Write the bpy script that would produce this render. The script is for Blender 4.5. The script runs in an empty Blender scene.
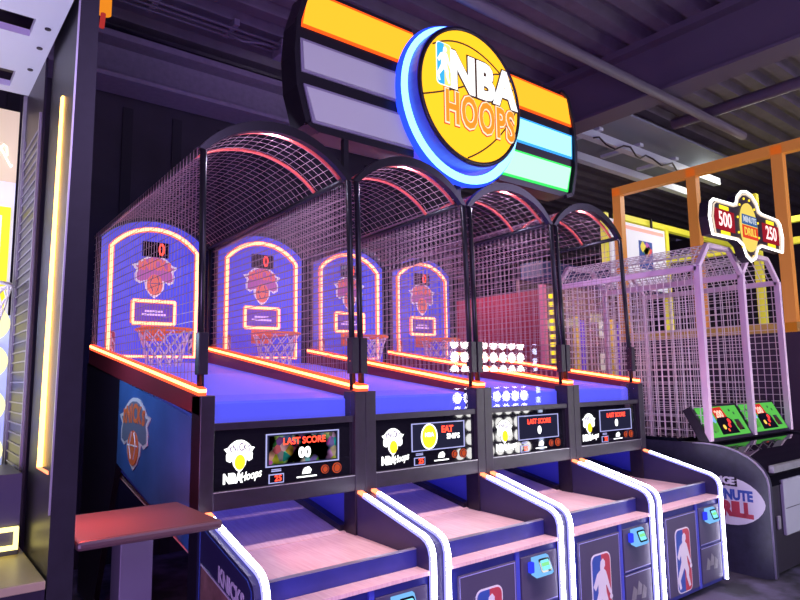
import bpy, bmesh, math, random
from mathutils import Vector, Matrix
random.seed(7)
scene = bpy.context.scene
COL = scene.collection
PI = math.pi
V = Vector
W = 0.95                                   # pitch of the machines

# ------------------------------------------------------------------ materials
def mat(name, color, rough=0.5, metal=0.0, spec=0.5, coat=0.0, noise=0.0, nscale=20.0, bump=0.0, bscale=80.0, emit=None, estr=0.0):
    m = bpy.data.materials.new(name); m.use_nodes = True
    nt = m.node_tree; b = nt.nodes['Principled BSDF']
    b.inputs['Base Color'].default_value = (*color, 1)
    b.inputs['Roughness'].default_value = rough
    b.inputs['Metallic'].default_value = metal
    b.inputs['Specular IOR Level'].default_value = spec
    b.inputs['Coat Weight'].default_value = coat
    b.inputs['Coat Roughness'].default_value = 0.05
    if emit:
        b.inputs['Emission Color'].default_value = (*emit, 1); b.inputs['Emission Strength'].default_value = estr
    tc = None
    if noise or bump:
        tc = nt.nodes.new('ShaderNodeTexCoord')
    if noise:
        n = nt.nodes.new('ShaderNodeTexNoise'); n.inputs['Scale'].default_value = nscale; n.inputs['Detail'].default_value = 5
        nt.links.new(tc.outputs['Object'], n.inputs['Vector'])
        r = nt.nodes.new('ShaderNodeValToRGB')
        r.color_ramp.elements[0].position = .3; r.color_ramp.elements[1].position = .7
        r.color_ramp.elements[0].color = (*[c*(1-noise) for c in color], 1)
        r.color_ramp.elements[1].color = (*[min(1, c*(1+noise)) for c in color], 1)
        nt.links.new(n.outputs['Fac'], r.inputs['Fac']); nt.links.new(r.outputs['Color'], b.inputs['Base Color'])
    if bump:
        n = nt.nodes.new('ShaderNodeTexNoise'); n.inputs['Scale'].default_value = bscale
        nt.links.new(tc.outputs['Object'], n.inputs['Vector'])
        bp = nt.nodes.new('ShaderNodeBump'); bp.inputs['Strength'].default_value = bump; bp.inputs['Distance'].default_value = .005
        nt.links.new(n.outputs['Fac'], bp.inputs['Height']); nt.links.new(bp.outputs['Normal'], b.inputs['Normal'])
    return m

def glow(name, color, strength):
    m = bpy.data.materials.new(name); m.use_nodes = True
    nt = m.node_tree; nt.nodes.clear()
    e = nt.nodes.new('ShaderNodeEmission'); o = nt.nodes.new('ShaderNodeOutputMaterial')
    e.inputs['Color'].default_value = (*color, 1); e.inputs['Strength'].default_value = strength
    nt.links.new(e.outputs[0], o.inputs['Surface'])
    return m

def clear(name, tint=(1, 1, 1), refl=1.0):
    m = bpy.data.materials.new(name); m.use_nodes = True
    nt = m.node_tree; nt.nodes.clear()
    t = nt.nodes.new('ShaderNodeBsdfTransparent'); t.inputs[0].default_value = (*tint, 1)
    g = nt.nodes.new('ShaderNodeBsdfGlossy'); g.inputs['Roughness'].default_value = 0.02
    f = nt.nodes.new('ShaderNodeLayerWeight'); f.inputs['Blend'].default_value = .5
    pw = nt.nodes.new('ShaderNodeMath'); pw.operation = 'POWER'; pw.inputs[1].default_value = 5
    k = nt.nodes.new('ShaderNodeMath'); k.operation = 'MULTIPLY_ADD'; k.inputs[1].default_value = .95; k.inputs[2].default_value = .04*refl; k.use_clamp = True
    nt.links.new(f.outputs['Facing'], pw.inputs[0])
    mx = nt.nodes.new('ShaderNodeMixShader'); o = nt.nodes.new('ShaderNodeOutputMaterial')
    nt.links.new(pw.outputs[0], k.inputs[0]); nt.links.new(k.outputs[0], mx.inputs[0])
    nt.links.new(t.outputs[0], mx.inputs[1]); nt.links.new(g.outputs[0], mx.inputs[2]); nt.links.new(mx.outputs[0], o.inputs['Surface'])
    return m

def wood(name, c1, c2):
    m = bpy.data.materials.new(name); m.use_nodes = True
    nt = m.node_tree; b = nt.nodes['Principled BSDF']; b.inputs['Roughness'].default_value = .32
    tc = nt.nodes.new('ShaderNodeTexCoord'); mp = nt.nodes.new('ShaderNodeMapping'); mp.inputs['Scale'].default_value = (26, 2, 2)
    n = nt.nodes.new('ShaderNodeTexNoise'); n.inputs['Scale'].default_value = 3; n.inputs['Detail'].default_value = 6
    r = nt.nodes.new('ShaderNodeValToRGB'); r.color_ramp.elements[0].position = .35; r.color_ramp.elements[1].position = .65
    r.color_ramp.elements[0].color = (*c1, 1); r.color_ramp.elements[1].color = (*c2, 1)
    nt.links.new(tc.outputs['Object'], mp.inputs['Vector']); nt.links.new(mp.outputs[0], n.inputs['Vector'])
    nt.links.new(n.outputs['Fac'], r.inputs['Fac']); nt.links.new(r.outputs['Color'], b.inputs['Base Color'])
    return m

M = {}
M['black'] = mat('black_paint', (.013, .008, .022), .4, spec=.5, noise=.25, nscale=30)
M['tube'] = mat('black_tube', (.02, .02, .024), .28, metal=.2)
M['gloss'] = mat('gloss_black', (.006, .006, .01), .025, spec=.5)
M['navy'] = mat('navy_laminate', (.03, .038, .24), .35, noise=.15, nscale=8)
M['cheek'] = mat('cheek_purple', (.035, .032, .10), .35)
M['side'] = mat('blue_side_art', (.05, .14, .42), .4, noise=.2, nscale=3)
M['blue'] = mat('blue_board', (.06, .075, .62), .3, emit=(.10, .11, .95), estr=.55)
M['ramp'] = mat('self_lit_ramp', (.02, .05, .5), .45, spec=.25, emit=(.16, .15, 1), estr=.62)  # emission replaces blue LED light falling on the ramp
M['innerblue'] = mat('inner_blue', (.06, .08, .55), .4)
M['neonlit_red'] = mat('neonlit_rail', (.22, .022, .04), .4)  # red cast of the neon put into the rail board's colour
M['wire'] = mat('neon_tinted_wire', (.42, .27, .31), .35)  # grey wire with the neon's pink light mixed into its colour
M['wood'] = wood('pink_laminate', (.80, .52, .52), (.92, .66, .64))
M['white'] = mat('white_plastic', (.8, .8, .82), .4)
M['net'] = mat('white_net', (.85, .85, .9), .7)
M['orange'] = mat('orange_metal', (.9, .2, .03), .35, emit=(1, .25, .05), estr=.15)
M['glint_red'] = mat('glint_red', (.85, .14, .11), .3)  # neon glare painted as the colour of the roof tubes
M['silver'] = mat('silver', (.55, .55, .6), .3, metal=.6)
M['steel'] = mat('grey_plate', (.28, .28, .31), .45, metal=.3, noise=.15)
M['clear'] = clear('clear_acrylic', (.97, .97, 1), 1.2)
M['print_white'] = mat('print_white', (.75, .75, .8), .4)
M['print_orange'] = mat('print_orange', (.85, .2, .06), .4)
M['print_red'] = mat('print_red', (.5, .06, .09), .4)
M['print_blue'] = mat('print_blue', (.04, .1, .42), .4)
M['n_white'] = glow('neon_white', (.84, .80, 1), 22)
M['n_tip'] = glow('neon_orange_tip', (1, .22, .10), 3.2)
M['n_hot'] = glow('neon_orange_core', (1, .2, .055), 13)
M['n_rim'] = glow('neon_orange_rim', (1, .085, .03), 2.2)  # wider glowing band imitates orange bloom around the core
M['n_blue'] = glow('neon_blue_rim', (.28, .27, 1), 2.2)
M['n_board'] = glow('board_neon_core', (1, .30, .15), 5.0)
M['n_boardrim'] = glow('board_neon_rim', (1, .17, .07), 1.7)  # glowing band imitates bloom around the board neon
M['led_red'] = glow('led_red', (1, .06, .03), 3.0)
M['lit_white'] = glow('lit_white', (1, 1, 1), 2.2)
M['lit_yellow'] = glow('lit_yellow', (1, .72, .03), 1.5)
M['lit_cyan'] = glow('lit_cyan', (.1, .55, 1), 1.3)
M['screen'] = glow('dark_screen', (.02, .02, .05), 1)
M['frame_lilac'] = glow('screen_border', (.5, .5, .95), 1.0)

# ------------------------------------------------------------------ geometry helpers
class MB:
    def __init__(s): s.bm = bmesh.new()
    def box(s, x0, x1, y0, y1, z0, z1, bev=0):
        r = bmesh.ops.create_cube(s.bm, size=1)
        bmesh.ops.transform(s.bm, matrix=Matrix.Translation(((x0+x1)/2, (y0+y1)/2, (z0+z1)/2)) @ Matrix.Diagonal((abs(x1-x0), abs(y1-y0), abs(z1-z0), 1)), verts=r['verts'])
        if bev:
            es = list({e for v in r['verts'] for e in v.link_edges})
            bmesh.ops.bevel(s.bm, geom=es, offset=bev, segments=2, affect='EDGES', profile=.5)
        return s
    def prism(s, pts, ext):                 # pts: 3-D polygon, ext: extrusion vector
        ext = V(ext); a = [s.bm.verts.new(V(p)) for p in pts]; b = [s.bm.verts.new(V(p)+ext) for p in pts]
        n = len(pts); fs = [s.bm.faces.new(a), s.bm.faces.new(b[::-1])]
        for i in range(n): fs.append(s.bm.faces.new((a[i], b[i], b[(i+1) % n], a[(i+1) % n])))
        bmesh.ops.recalc_face_normals(s.bm, faces=fs)
        return s
    def bar(s, p, q, w, h=None, up=(0, 0, 1)):  # rectangular bar from p to q
        p, q = V(p), V(q); h = h or w; d = (q-p).normalized(); u = V(up)
        if abs(d.dot(u)) > .98: u = V((0, 1, 0))
        r = d.cross(u).normalized(); u = r.cross(d)
        c = [r*w/2+u*h/2, -r*w/2+u*h/2, -r*w/2-u*h/2, r*w/2-u*h/2]
        return s.prism([p+k for k in c], q-p)
    def tube(s, pts, r, seg=8, closed=False):
        pts = [V(p) for p in pts]; n = len(pts); rings = []; pr = None
        for i, p in enumerate(pts):
            if closed: d = pts[(i+1) % n]-pts[i-1]
            else: d = pts[min(i+1, n-1)]-pts[max(i-1, 0)]
            d.normalize()
            if pr is None:
                a = V((0, 0, 1)) if abs(d.z) < .9 else V((1, 0, 0)); pr = d.cross(a).normalized()
            else: pr = (pr-d*pr.dot(d)).normalized()
            b = d.cross(pr)
            rings.append([s.bm.verts.new(p+(pr*math.cos(t)+b*math.sin(t))*r) for t in [2*PI*k/seg for k in range(seg)]])
        m = n if closed else n-1
        for i in range(m):
            A, B = rings[i], rings[(i+1) % n]
            for k in range(seg):
                f = s.bm.faces.new((A[k], A[(k+1) % seg], B[(k+1) % seg], B[k])); f.smooth = seg > 4
        if not closed:
            s.bm.faces.new(rings[0][::-1]); s.bm.faces.new(rings[-1])
        return s
    def cyl(s, p, q, r, seg=24):
        return s.tube([p, q], r, seg)
    def build(s, name, m, parent=None):
        me = bpy.data.meshes.new(name); s.bm.to_mesh(me); s.bm.free()
        me.materials.append(m if not isinstance(m, str) else M[m])
        o = bpy.data.objects.new(name, me); COL.objects.link(o)
        if parent: o.parent = parent
        return o

class Pl:                                   # a drawing plane: origin, right, up, outward normal
    def __init__(s, o, ax, ay):
        s.o, s.ax, s.ay = V(o), V(ax), V(ay); s.n = s.ax.cross(s.ay).normalized()
    def p(s, u, v, d=0): return s.o+s.ax*u+s.ay*v+s.n*d
    def poly(s, mb, pts, d0, d1):
        return mb.prism([s.p(u, v, d0) for u, v in pts], s.n*(d1-d0))
    def at(s, u, v, k=1): return Pl(s.p(u, v), s.ax*k, s.ay*k)

def face_front(o, sc=1): return Pl(o, (sc, 0, 0), (0, 0, sc))      # faces -y
def face_left(o, sc=1): return Pl(o, (0, -sc, 0), (0, 0, sc))      # faces -x

def circ(r, n=28, cx=0, cy=0, ry=None, a0=0, a1=2*PI):
    full = abs(a1-a0-2*PI) < 1e-6; m = n if full else n+1
    return [(cx+r*math.cos(a0+(a1-a0)*k/n), cy+(ry or r)*math.sin(a0+(a1-a0)*k/n)) for k in range(m)]
def rrect(w, h, r, n=5):
    out = []
    for cx, cy, a in ((w/2-r, h/2-r, 0), (-w/2+r, h/2-r, PI/2), (-w/2+r, -h/2+r, PI), (w/2-r, -h/2+r, 1.5*PI)):
        out += [(cx+r*math.cos(a+PI/2*k/n), cy+r*math.sin(a+PI/2*k/n)) for k in range(n+1)]
    return out

def txt(name, s, size, parent, m, pl, u=0, v=0, d=0, ext=.002, bold=0.0, sx=1.0, shear=0.0, align='CENTER', rot=0.0, sp=1.0):
    cu = bpy.data.curves.new(name, 'FONT'); cu.body = s; cu.size = size; cu.align_x = align; cu.align_y = 'CENTER'
    cu.extrude = ext/2; cu.offset = bold; cu.shear = shear; cu.space_character = sp; cu.resolution_u = 3
    to = bpy.data.objects.new(name, cu); COL.objects.link(to)
    me = bpy.data.meshes.new_from_object(to.evaluated_get(bpy.context.evaluated_depsgraph_get()))
    bpy.data.objects.remove(to); bpy.data.curves.remove(cu)
    me.name = name
    k = pl.ax.length
    R = Matrix((( *(pl.ax*sx),), (*pl.ay,), (*(pl.n),))).transposed().to_4x4()
    T = Matrix.Translation(pl.p(u, v, d)) @ R @ Matrix.Rotation(rot, 4, 'Z')
    me.transform(T)
    me.materials.clear(); me.materials.append(M[m] if isinstance(m, str) else m)
    o = bpy.data.objects.new(name, me); COL.objects.link(o)
    if parent: o.parent = parent
    return o

def thing(name, loc, label, cat, group=None):
    o = bpy.data.objects.new(name, None); COL.objects.link(o); o.location = loc; o.empty_display_size = .1
    o['label'] = label; o['category'] = cat
    if group: o['group'] = group
    return o
def tag(o, label, cat, group=None):
    o['label'] = label; o['category'] = cat
    if group: o['group'] = group
    return o
def struct(o): o['kind'] = 'structure'; return o
def kids(o): return [c for c in COL.objects if c.parent == o]
def copy_tree(o, parent=None):
    c = o.copy(); COL.objects.link(c)
    if parent: c.parent = parent
    for ch in kids(o): copy_tree(ch, c)
    return c

# ------------------------------------------------------------------ emblems
def crest(parent, pl, mats, text_mat, name='crest', lit=False, bold=.006):
    """arched six-letter word over a ball that tapers to a point; unit height about 1"""
    right = [(0, -.5), (.1, -.42), (.2, -.28), (.225, -.13), (.31, -.19), (.42, -.13), (.43, .02), (.4, .1), (.5, .22), (.38, .25), (.3, .34), (.17, .43), (.07, .465)]
    out = right+[(-x, y) for x, y in right[::-1][:-1]]
    o1 = pl.poly(MB(), out, 0, .004).build(name, mats[0], parent)
    inner = [(.0, -.1), (.17, -.1), (.3, -.14), (.385, -.1), (.385, .03), (.35, .12), (.41, .2), (.35, .21), (.27, .3), (.15, .385), (.06, .415)]
    pl.poly(MB(), inner+[(-x, y) for x, y in inner[::-1][:-1]], .004, .006).build('crest_field', mats[1], o1)
    mb = MB(); pl.poly(mb, circ(.17, 24, 0, -.2, ry=.23), .006, .009)
    b = mb.build('crest_ball', mats[2], o1)
    mb = MB()
    for t in (-.5, .5):
        for k in range(6):
            a, c = -.16+.052*k*1, 0
        pts = [(t*.2*(1-abs(y)*3.2)+0, -.17+y) for y in [-.18+.045*k for k in range(9)]]
        mb.tube([pl.p(u, v, .0095) for u, v in pts], .008*pl.ax.length, 4)
    mb.tube([pl.p(-.15, -.17, .0095), pl.p(.15, -.17, .0095)], .008*pl.ax.length, 4)
    mb.build('ball_seams', mats[3], o1)
    hs = [.17, .2, .23, .23, .2, .17]
    for i, ch in enumerate('KNICKS'):
        u = (-.30, -.18, -.075, .035, .165, .295)[i]
        t = txt('crest_letter', ch, .3*hs[i]/.2, o1, text_mat, pl, u, .17+.075*math.cos(u*4)+.0, .006, ext=.004, bold=bold, sx=.62)
    return o1

PLAYER = [(-.02, .40), (.05, .43), (.1, .39), (.1, .33), (.06, .29), (.12, .25), (.17, .14), (.22, .02), (.27, -.06), (.25, -.1), (.2, -.06), (.13, .05), (.1, .06), (.11, -.04), (.16, -.16), (.14, -.26), (.2, -.42), (.14, -.44), (.05, -.28), (.04, -.18), (-.02, -.12), (-.1, -.2), (-.2, -.3), (-.16, -.42), (-.22, -.44), (-.29, -.28), (-.2, -.14), (-.12, -.02), (-.12, .1), (-.2, .02), (-.26, .08), (-.23, .12), (-.14, .24), (-.04, .28), (-.04, .34)]
def league_logo(parent, pl, mats, name='player_logo'):
    """white player between a blue and a red half in a white rounded border; unit height 1, width .45"""
    o = pl.poly(MB(), rrect(.46, 1.0, .1), 0, .003).build(name, mats[0], parent)
    R = [p for p in rrect(.42, .96, .085)]
    def clip(side):
        return sorted_poly([p for p in R if p[0]*side > -1e-9], side)
    def sorted_poly(ps, side): return ps
    right = [p for p in R if p[0] > 0]; left = [p for p in R if p[0] < 0]
    # right half: order starts at upper right, goes on to lower right at the end of the list
    rr = [p for p in R[:6]] + [(0, .48), (0, -.48)] + R[18:]
    ll = [(0, .48)] + R[6:18] + [(0, -.48)]
    pl.poly(MB(), rr, .003, .005).build('red_half', mats[2], o)
    pl.poly(MB(), ll, .003, .005).build('blue_half', mats[1], o)
    pl.poly(MB(), [(x*.8, y*.98) for x, y in PLAYER], .005, .007).build('player_figure', mats[0], o)
    pl.poly(MB(), circ(.035, 12, .2, -.12), .005, .007).build('small_ball', mats[0], o)
    return o

# ------------------------------------------------------------------ the hoop machine
RAIL = lambda y: 1.492+.142*y               # height of the sloped rails
ZS, ZC = 2.75, 2.945                        # cage roof springing and crown
ZT = lambda y: ZS-.032*y                     # the roof falls a little to the back
YB = 2.2                                    # backboard plane
TOPN = lambda x, zs=ZS, zc=ZC, x0=.02, x1=.93: None
def arch_pts(x0, x1, zs, zc, n=16):
    h = zc-zs; c = (x1-x0)/2; R = (c*c+h*h)/(2*h); zc0 = zc-R; a = math.asin(c/R)
    return [((x0+x1)/2+R*math.sin(-a+2*a*k/n), zc0+R*math.cos(-a+2*a*k/n)) for k in range(n+1)]

def strip(parent, pts, name, core, rim, wc=.022, wr=.040, h=.010, side=(1, 0, 0)):
    """flexible light line: a glowing core on a tinted diffuser base"""
    b = MB()
    for p, q in zip(pts, pts[1:]): b.bar(p, q, wr, h, up=V(side).cross(V(q)-V(p)).normalized())
    r = b.build(name, rim, parent)
    nrm = []
    c = MB()
    for p, q in zip(pts, pts[1:]):
        u = V(side).cross(V(q)-V(p)).normalized(); off = u*h*.75
        if off.y > .5*abs(off.length) : off = -off
        if off.z < -1e-4: off = -off
        c.bar(V(p)+off, V(q)+off, wc, h*.8, up=u)
    c.build('light_core', core, r)
    return r

def make_machine():
    t = thing('basketball_arcade_machine', (0, 0, 0), '', 'arcade machine', 'basketball arcade machines in a row')
    # --- cabinet sides
    for s in (0, 1):
        x0, x1 = (0, .035) if s == 0 else (W-.035, W)
        MB().prism([(x0, .03, .76), (x0, .03, 1.38), (x0, 1.30, 1.57), (x0, 1.30, 1.045)], (x1-x0, 0, 0)).build('side_panel', 'side', t)
        MB().prism([(x0, 1.30, 1.045), (x0, 1.30, 1.57), (x0, 2.2, 1.70), (x0, 2.2, .05), (x0, 1.75, .05)], (x1-x0, 0, 0)).build('rear_panel', 'black', t)
        # sloped rail board over the side panel
        MB().prism([(x0, -.07, RAIL(-.07)-.09), (x0, -.07, RAIL(-.07)), (x0, 2.16, RAIL(2.16)), (x0, 2.16, RAIL(2.16)-.12)], (x1-x0, 0, 0)).build('side_rail', 'neonlit_red', t)
        xi = .0 if s == 0 else W-.0
        xc = .018 if s == 0 else W-.018
        p0, p1 = V((xc, -.06, RAIL(-.06))), V((xc, 2.15, RAIL(2.15)))
        dz = V((0, 0, 1))
        rl = MB().bar(p0+dz*.007, p1+dz*.007, .036, .016).bar(p0+dz*.035, p1+dz*.035, .030, .007).build('rail_light', 'n_rim', t)
        MB().bar(p0+dz*.0235, p1+dz*.0235, .036, .0165).build('light_core', 'n_hot', rl)
        # inner blue wall seen under the panel
        xa, xb = (.036, .05) if s == 0 else (W-.05, W-.036)
        MB().prism([(xa, .03, .72), (xa, .03, 1.36), (xa, 1.9, 1.6), (xa, 1.9, 1.1)], (xb-xa, 0, 0)).build('inner_wall', 'innerblue', t)
        # low black kerb beside the deck
        xa, xb = (.05, .10) if s == 0 else (W-.10, W-.05)
        MB().prism([(xa, .03, .70), (xa, .03, .75), (xa, 1.7, 1.08), (xa, 1.7, 1.0)], (xb-xa, 0, 0)).build('deck_kerb', 'black', t)
        # uprights of the front box
        xa, xb = (.0, .072) if s == 0 else (W-.072, W)
        MB().box(xa, xb, -.085, .03, .05, 1.485, .004).build('upright', 'black', t)
        # cheek in front of the upright, with its light line
        xa, xb = (.0, .062) if s == 0 else (W-.062, W)
        prof = [(-.085, .05), (-.085, .925), (-.62, .79), (-.665, .765), (-.68, .72), (-.68, .05)]
        ck = MB().prism([(xa, y, z) for y, z in prof], (xb-xa, 0, 0)).build('cheek', 'cheek', t)
        xo = -.0025 if s == 0 else W+.0025
        xc = .046 if s == 0 else W-.046
        path = [(-.092, .9333), (-.14, .9213), (-.62, .7995), (-.655, .782), (-.676, .758), (-.688, .72), (-.688, .06)]
        strip(t, [(xc, y, z) for y, z in path[1:]], 'front_light', 'n_white', 'n_blue', wc=.023, wr=.034, h=.012)
        MB().bar((xc, -.089, .940), (xc, -.14, .927), .03, .014).build('light_tip', 'n_tip', t)
    # --- deck, lip, ledge and front panel
    MB().prism([(.05, -.568, .70), (.05, 0.0, .713), (.05, 0.0, .685), (.05, -.568, .675)], (W-.10, 0, 0)).build('front_deck', 'wood', t)
    MB().prism([(.05, .006, .715), (.05, 1.75, 1.03), (.05, 1.75, 1.0), (.05, .006, .685)], (W-.10, 0, 0)).build('rear_deck', 'wood', t)
    lip = MB().box(.062, W-.062, -.59, -.57, .655, .737, .003).build('front_lip', 'navy', t)
    MB().box(.064, W-.064, -.5905, -.57, .737, .743).build('lip_trim', 'silver', lip)
    MB().box(.062, W-.062, -.69, -.591, .640, .657).build('ledge', 'wood', t)
    fp = MB().box(.062, W-.062, -.67, -.63, .05, .640).build('front_panel', 'navy', t)
    M['door'] = mat('door_plum', (.075, .065, .13), .4)
    dr = MB().box(.12, .535, -.684, -.672, .02+.06, .595, .003).build('coin_door', 'door', t)
    f = MB()
    for a in ((.128, .13, .085, .588), (.522, .526, .085, .588)): f.box(a[0], a[1], -.686, -.683, a[2], a[3])
    f.box(.128, .526, -.686, -.683, .585, .589); M['edge'] = mat('edge_lilac', (.35, .35, .75), .4)
    f.build('door_edge', 'edge', dr)
    league_logo(dr, face_front((.327, -.685, .295), .42), (M['print_white'], M['print_blue'], M['print_red']))
    MB().box(.54, .57, -.679, -.67, .06, .635).build('door_pillar', 'innerblue', t)
    sp = MB().box(.575, .872, -.684, -.672, .34, .60, .003).build('reader_plate', 'door', t)
    lower = MB().box(.575, .872, -.684, -.672, .08, .325, .003).build('ticket_door', 'door', t)
    e = MB(); e.box(.58, .867, -.6855, -.683, .318, .322); e.box(.58, .867, -.6855, -.683, .345, .349); e.build('plate_edge', 'edge', sp)
    for q, (a, c) in enumerate(((.66, .20), (.72, .22), (.77, .19))):
        MB().prism([(a-.03, -.6845, c-.03), (a+.02, -.6845, c-.035), (a+.035, -.6845, c+.02), (a, -.6845, c+.05)], (0, -.002, 0)).build('white_mark', 'steel', lower)
    # card reader: tilted body with a lit screen
    cr = MB()
    cr.prism([(.655, -.684, .50), (.655, -.684, .59), (.655, -.70, .585), (.655, -.735, .505), (.655, -.72, .49)], (.125, 0, 0))
    cr = cr.build('card_reader', glow('reader_blue', (.22, .55, 1), 1.0), t)
    MB().box(.625, .655, -.71, -.684, .515, .572, .006).build('reader_base', glow('reader_deep_blue', (.04, .06, 1), 1.0), cr)
    rp = Pl((.725, -.7205, .547), (1, 0, 0), V((0, .035, .09)).normalized())
    rp.poly(MB(), rrect(.085, .07, .012), .001, .004).build('reader_bezel', 'gloss', cr)
    rp.poly(MB(), rrect(.068, .052, .008), .0045, .0055).build('reader_screen', glow('reader_screen_glow', (.25, .8, .95), 1.2), cr)
    rp.poly(MB(), [(-.03, -.005), (.03, -.005), (.03, .012), (-.03, .012)], .0056, .006).build('reader_icon', glow('reader_green', (.3, .9, .35), 1.0), cr)
    # --- control panel between the uprights
    cp = MB().box(.072, W-.072, -.055, .0, .945, 1.345).build('control_panel', 'gloss', t)
    MB().box(.072, W-.072, -.075, -.0555, 1.318, 1.352, .003).build('top_rail', 'black', cp)
    MB().box(.072, W-.072, -.082, -.0555, .945, 1.032, .003).build('bottom_rail', 'black', cp)
    MB().box(.072, W-.072, -.0835, -.0825, 1.027, 1.031).build('rail_edge', 'silver', cp)
    P = face_front((0, -.056, 0))
    LW, LY = M['lit_white'], M['lit_yellow']
    crest(cp, face_front((.212, -.056, 1.19), .16), (LW, LW, LY, LY), 'steel_dark')
    txt('title_lettering', 'NBA', .062, cp, LW, P, .178, 1.082, .001, bold=.004, sx=.78)
    txt('script_lettering', 'Hoops', .058, cp, LW, P, .272, 1.089, .001, bold=.001, shear=.35, rot=.1, sx=.72)
    fr = MB()
    for a in ((.355, .785, 1.277, 1.283), (.355, .785, 1.117, 1.123), (.352, .358, 1.117, 1.283), (.782, .788, 1.117, 1.283)):
        fr.box(a[0], a[1], -.061, -.0565, a[2], a[3])
    fr.build('screen_frame', 'frame_lilac', cp)
    MB().box(.36, .78, -.0585, -.0565, 1.125, 1.275).build('score_screen', 'screen', cp)
    cd = MB().box(.37, .455, -.0595, -.0565, 1.036, 1.082).build('credit_display', 'frame_lilac', cp)
    MB().box(.375, .45, -.0605, -.0595, 1.041, 1.077).build('credit_window', 'gloss', cd)
    txt('credit_digits', '25', .04, cd, 'led_red', P, .422, 1.059, .005, bold=.001)
    MB().box(.385, .44, -.058, -.0565, 1.093, 1.099).build('caption_bar', 'frame_lilac', cp); MB().box(.385, .44, -.058, -.0565, 1.102, 1.106).build('caption_bar', 'frame_lilac', cp)
    MB().box(.53, .65, -.058, -.0565, 1.048, 1.055).build('caption_line', 'lit_white', cp)
    lg = MB(); P.poly(lg, [(.562, 1.066), (.61, 1.066), (.618, 1.085), (.602, 1.102), (.578, 1.097), (.568, 1.088)], .001, .003); lg.build('small_emblem', 'lit_white', cp)
    for q, (bx, r) in enumerate(((.70, .023), (.775, .028))):
        b = MB().cyl((bx, -.0565, 1.078), (bx, -.062, 1.078), r, 20).build('push_button', glow('button_red', (1, .13, .04), .55), cp)
        mb = MB(); mb.tube([(bx+r*.75*math.cos(k*PI/8), -.0625, 1.078+r*.75*math.sin(k*PI/8)) for k in range(16)], .0025, 5, True)
        mb.build('button_ring', 'gloss', b)
    # --- clear shields
    MB().box(.072, W-.072, -.042, -.036, 1.352, 1.485).build('lower_shield', 'clear', t)
    MB().box(.058, W-.058, -.019, -.0155, 1.59, 1.785).build('clear_guard', 'clear', t)
    for x in (.030, W-.030):
        MB().box(x-.024, x+.024, -.032, .02, 1.585, 1.79, .003).build('guard_bracket', 'black', t)
    # --- ball ramp and floor under the hoop
    MB().prism([(.036, .015, 1.345), (.036, .015, 1.44), (.036, .03, 1.452), (.036, 2.12, 1.70), (.036, 2.12, 1.68), (.036, .04, 1.43), (.036, .04, 1.345)], (W-.072, 0, 0)).build('ball_ramp', 'ramp', t)
    # --- cage
    for x in (.030, W-.030):
        MB().tube([(x, 0, RAIL(0)), (x, .02, 2.2), (x, .037, ZS-.03), (x, .06, ZS-.004), (x, .12, ZS)], .018, 8).build('post', 'tube', t)
        MB().tube([(x, .06, ZT(.06)), (x, 2.17, ZT(2.17))], .017, 8).build('top_rail', 'tube', t)
        MB().tube([(x, 2.17, RAIL(2.17)), (x, 2.17, ZT(2.17))], .015, 6).build('rear_post', 'tube', t)
    AP = arch_pts(.022, W-.022, ZS, ZC)
    for q, y in enumerate((.03, 2.17)):
        mb = MB(); ao = arch_pts(.004, W-.004, ZS-.012, ZC+.034); ai = arch_pts(.045, W-.045, ZS-.012, ZC-.022)
        mb.prism([(x, y, z-.032*y) for x, z in ao+ai[::-1]], (0, .04, 0)); mb.build('roof_arch', 'tube', t)
    for y in (.12, .42):
        MB().tube([(x, y, z-.032*y) for x, z in AP], .011, 6).build('neon_glint_hoop', M['glint_red'], t)  # red tubes drawn where neon glints along the roof arches
    wr = .0019
    for s in (0, 1):
        x = .006 if s == 0 else W-.006
        mb = MB(); y = .06
        while y < 2.16:
            mb.tube([(x, y, RAIL(y)-(.085 if s == 0 else .0)), (x, y, ZT(y))], wr, 3); y += .05
        z = 1.45
        while z < ZT(2.17):
            ye = min(2.17, (z-1.492+(.085 if s == 0 else 0))/.142)
            if ye > .1: mb.tube([(x, .02, z), (x, ye, z)], wr, 3)
            z += .05
        # full rows above the rail
        mb.build('side_mesh', 'wire', t)
    mb = MB()
    y = .08
    while y < 2.17:
        mb.tube([(a, y, b-.032*y) for a, b in arch_pts(.022, W-.022, ZS, ZC, 10)], wr, 3); y += .06
    for k, (a, b) in enumerate(arch_pts(.022, W-.022, ZS, ZC, 19)[1:-1]):
        mb.tube([(a, .05, b), (a, 2.17, b-.07)], wr, 3)
    mb.build('roof_mesh', 'wire', t)
    # --- backboard
    B = face_front((W/2, YB, 0))
    ap = [(x-W/2, z) for x, z in arch_pts(.065, W-.065, 2.68, 2.862, 18)]
    bb = B.poly(MB(), [(W/2-.065, 1.70), (W/2-.065, 2.70)][0:1]+ap[::-1]+[(-W/2+.065, 1.70)], -.02, 0).build('backboard', 'blue', t)
    nb = [(x-W/2, z) for x, z in arch_pts(.135, W-.135, 2.62, 2.785, 18)]
    loop = nb+[(W/2-.135, 1.75), (-W/2+.135, 1.75)]
    rim = MB(); rim.tube([B.p(u, v, .004) for u, v in loop], .023, 6, True); rim = rim.build('border_light', 'n_boardrim', bb)
    core = MB(); core.tube([B.p(u, v, .018) for u, v in loop], .0145, 6, True); core.build('border_core', 'n_board', bb)
    loop = [(-.165, 2.015), (.165, 2.015), (.165, 2.195), (-.165, 2.195)]
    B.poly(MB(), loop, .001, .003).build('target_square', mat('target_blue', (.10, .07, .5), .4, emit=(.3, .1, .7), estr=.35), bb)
    mb = MB(); 
    for p, q in zip(loop, loop[1:]+loop[:1]): mb.tube([B.p(*p, .004), B.p(*q, .004)], .018, 6)
    mb.build('target_light', 'n_boardrim', bb)
    mb = MB()
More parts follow.
